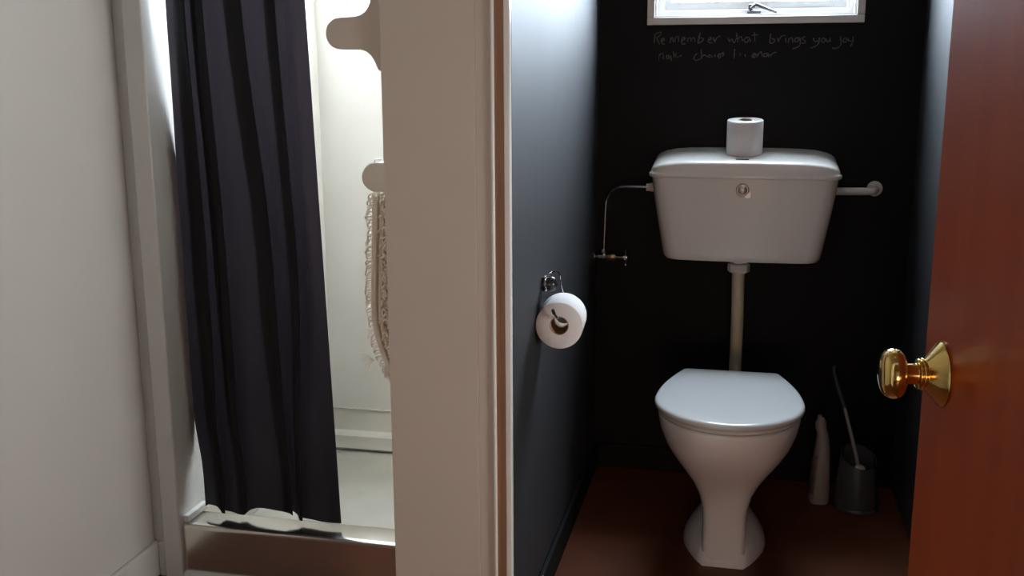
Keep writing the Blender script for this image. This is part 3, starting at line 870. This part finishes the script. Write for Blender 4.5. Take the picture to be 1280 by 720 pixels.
for k in range(330):
    z = rnd.uniform(0.59, 0.98)
    x = rnd.uniform(hem_x(z) + 0.016, -0.680)
    if x > -0.682: continue
    y = 1.976 + rnd.uniform(-0.006, 0.004)
    a = rnd.uniform(0, 2 * PI)
    L = rnd.uniform(0.008, 0.013)
    pile.tube(bez([(x, y + 0.006, z), (x + 0.4 * L * math.cos(a), y - 0.006, z - 0.002), (min(-0.6825, x + L * math.cos(a)), y - 0.004, z + L * math.sin(a) * 0.5 - 0.007)], 3), 0.0027, 5)
pl = pile.build('pile', mat_cotton, bmx)
pl['kind'] = 'stuff'

# ------------------------------------------------------------------ door with brass knob
DA = 8.0
t = Vector((-math.sin(R(DA)), math.cos(R(DA)), 0))
hinge = Vector((0.199, 1.072, 0)) - t * 0.698
door = thing('door_1', (hinge.x, hinge.y, 0), 'red-brown veneered door standing open', None, kind='structure')
door.rotation_euler = (0, 0, R(90 + DA))
MB().box(0.0, 0.753, -0.038, 0.0, 0.012, 2.0).build('door_leaf', door_wood, door, bevel=0.0015, local=True)
kx, kz = 0.698, 0.918
def knob(side):
    k = thing('door_knob', (kx, 0 if side > 0 else -0.038, kz), None, None)
    k.parent = door
    if side < 0: k.rotation_euler = (0, 0, PI)
    k['label'] = 'polished brass door knob with conical rose'
    MB().lathe([(0.0300, 0.0), (0.0325, 0.0004), (0.0330, 0.0022), (0.0318, 0.0040), (0.0235, 0.0120), (0.0165, 0.0190), (0.0145, 0.0215)], 56, axis='y').sy(0.79).build('rose', brass, k, local=True, angle=40)
    MB().lathe([(0.0140, 0.0212), (0.0160, 0.0222), (0.0166, 0.0240), (0.0158, 0.0256), (0.0142, 0.0262), (0.0152, 0.0272), (0.0156, 0.0288), (0.0148, 0.0302), (0.0115, 0.0310)], 40, axis='y').sy(0.79).build('collar', brass, k, local=True, angle=60)
    MB().lathe([(0.0108, 0.0305), (0.0105, 0.033), (0.0105, 0.044), (0.0112, 0.047)], 36, axis='y').sy(0.79).build('neck', brass, k, local=True, angle=60)
    MB().lathe([(0.0112, 0.0462), (0.0170, 0.0468), (0.0215, 0.0490), (0.0245, 0.0530), (0.0256, 0.0580), (0.0252, 0.0630), (0.0232, 0.0685), (0.0195, 0.0725), (0.014, 0.0748), (0.007, 0.0757), (0.0005, 0.0759)], 56, axis='y').sy(0.79).build('grip', brass, k, local=True, angle=80)
knob(1)
knob(-1)
for hz in (0.25, 1.75):
    MB().tube([(-0.004, 0.004, hz), (-0.004, 0.004, hz + 0.09)], 0.006, 12).build('hinge', dull_brass, door, local=True)

# ------------------------------------------------------------------ added, unlit ceiling lamp (above and out of the picture)
lamp = thing('added_ceiling_lamp', (-0.15, 1.15, CEIL), 'added round white ceiling lamp, unlit and unseen', 'lamp')
LX, LY = -0.15, 1.15
MB().lathe([(0.15, CEIL - 0.0005), (0.15, CEIL - 0.02), (0.14, CEIL - 0.025)], 40, (LX, LY, 0)).build('lamp_base', gloss_white, lamp)
lm = mat('opal_lamp_glass', (0.85, 0.85, 0.82), 0.3, noise=0.01)
MB().lathe([(0.138, CEIL - 0.024), (0.135, CEIL - 0.045), (0.115, CEIL - 0.07), (0.07, CEIL - 0.09), (0.001, CEIL - 0.096)], 40, (LX, LY, 0)).build('lamp_shade', lm, lamp)

# ------------------------------------------------------------------ chalk writing on the black wall
cw = thing('chalk_writing', (0.0, BACK, 1.30), 'faint white chalk handwriting on the black wall below the window', 'writing')
A, B_ = 800.0, 940.0
def wall_pt(ox, x, y):          # letter sketch units -> metres on the wall
    px = ox + x / 8.533
    py = 30 + y / 8.533
    X = -0.287 + (px - 812) * 0.002181
    Z = 1.341 - (py - 31 + (px - 812) * 0.0115) * 0.002155
    return (X, BACK - 0.0006, Z)
WORDS = [
 (A, [[(165,115),(163,160),(160,215)], [(165,120),(200,97),(235,92),(225,125),(185,150)], [(185,150),(200,185),(218,220)],
      [(240,190),(270,180),(262,160),(240,172),(246,212),(275,225)], [(335,212),(345,150)], [(345,165),(365,150),(370,200)], [(385,195),(400,147),(425,142),(430,195)],
      [(465,185),(500,165),(482,145),(462,180),(475,222),(505,215)], [(530,195),(530,150)], [(535,165),(560,150),(570,195)], [(575,165),(600,150),(612,195)],
      [(665,95),(655,150),(645,208),(685,192),(702,162),(665,152)], [(755,180),(790,165),(775,145),(755,170),(765,205),(800,205)], [(810,150),(827,200)], [(827,190),(850,152),(885,130)]]),
 (A, [[(970,155),(985,195),(1010,165),(1035,207),(1060,155)], [(1055,95),(1067,150),(1075,200)], [(1075,175),(1090,148),(1112,142),(1128,192)],
      [(1200,150),(1162,150),(1145,188),(1175,200),(1200,160),(1212,195)], [(1250,90),(1255,140),(1260,195)], [(1225,125),(1290,120)]]),
 (B_, [[(230,105),(226,160),(225,205),(262,205),(276,172),(240,160)], [(305,150),(315,195)], [(315,190),(328,158),(350,132),(385,125)], [(390,150),(395,205)], [(420,205),(425,155)], [(425,170),(455,150),(470,205)],
       [(540,155),(500,155),(485,185),(510,195),(540,160),(545,220),(520,252),(470,268)], [(595,140),(565,150),(570,168),(598,185),(588,210),(560,210)]]),
 (B_, [[(680,155),(695,190),(732,183)], [(745,150),(737,210),(702,245),(660,262)], [(785,150),(765,182),(788,200),(806,172),(785,150)], [(815,160),(822,190),(848,185),(855,150)], [(855,150),(858,195)]]),
 (B_, [[(960,135),(970,212),(950,250),(905,266),(885,255)], [(1010,150),(990,182),(1010,200),(1032,175),(1010,150)], [(1040,150),(1052,186),(1080,180)], [(1092,140),(1090,200),(1065,247)]]),
 (A, [[(215,400),(220,335)], [(222,348),(243,325),(262,332),(266,390)], [(328,345),(306,346),(298,374),(318,382),(330,352),(338,384)], [(350,345),(355,405)], [(375,300),(385,370)], [(415,318),(395,345),(430,368)], [(440,358),(470,345)]]),
 (A, [[(640,325),(615,345),(605,385),(640,400),(680,380)], [(680,280),(686,330),(690,382)], [(692,360),(705,345),(725,342),(745,362)], [(775,335),(755,352),(768,364),(786,350),(775,335)], [(800,340),(805,368)],
      [(840,330),(828,345),(842,362)], [(865,355),(895,345),(885,322),(868,340),(872,370),(900,366)], [(932,310),(910,320),(930,335),(914,352)]]),
 (A, [[(1045,275),(1043,325),(1042,375)], [(1100,318),(1110,342)], [(1155,330),(1165,356)], [(1235,345),(1272,335),(1255,322),(1235,345),(1245,362),(1275,360)]]),
 (B_, [[(65,320),(42,343),(65,360),(90,340),(65,320)], [(95,360),(105,320)], [(103,335),(135,302),(150,352)], [(205,320),(170,325),(163,352),(198,350),(208,322),(216,360)], [(225,325),(235,360)], [(235,355),(248,332),(270,315),(300,305)]]),
]
rw = random.Random(11)
for wi, (ox, strokes) in enumerate(WORDS):
    q = MB()
    for st in strokes:
        P = [wall_pt(ox, x, y) for x, y in st]
        path = bez(P, 5) if len(P) > 2 else [Vector(P[0]).lerp(Vector(P[1]), k / 4) for k in range(5)]
        hw_ = rw.uniform(0.0010, 0.0017)
        n = len(path)
        L_, R_ = [], []
        for i in range(n):
            d = (path[min(n - 1, i + 1)] - path[max(0, i - 1)])
            d.normalize()
            nn = Vector((-d.z, 0, d.x)) * hw_ * rw.uniform(0.6, 1.15)
            L_.append(path[i] + nn)
            R_.append(path[i] - nn)
        q.add(L_ + R_, [(i, i + 1, n + i + 1, n + i) for i in range(n - 1)])
    q.build('word', chalk, cw, smooth=False, solid=0.0004)
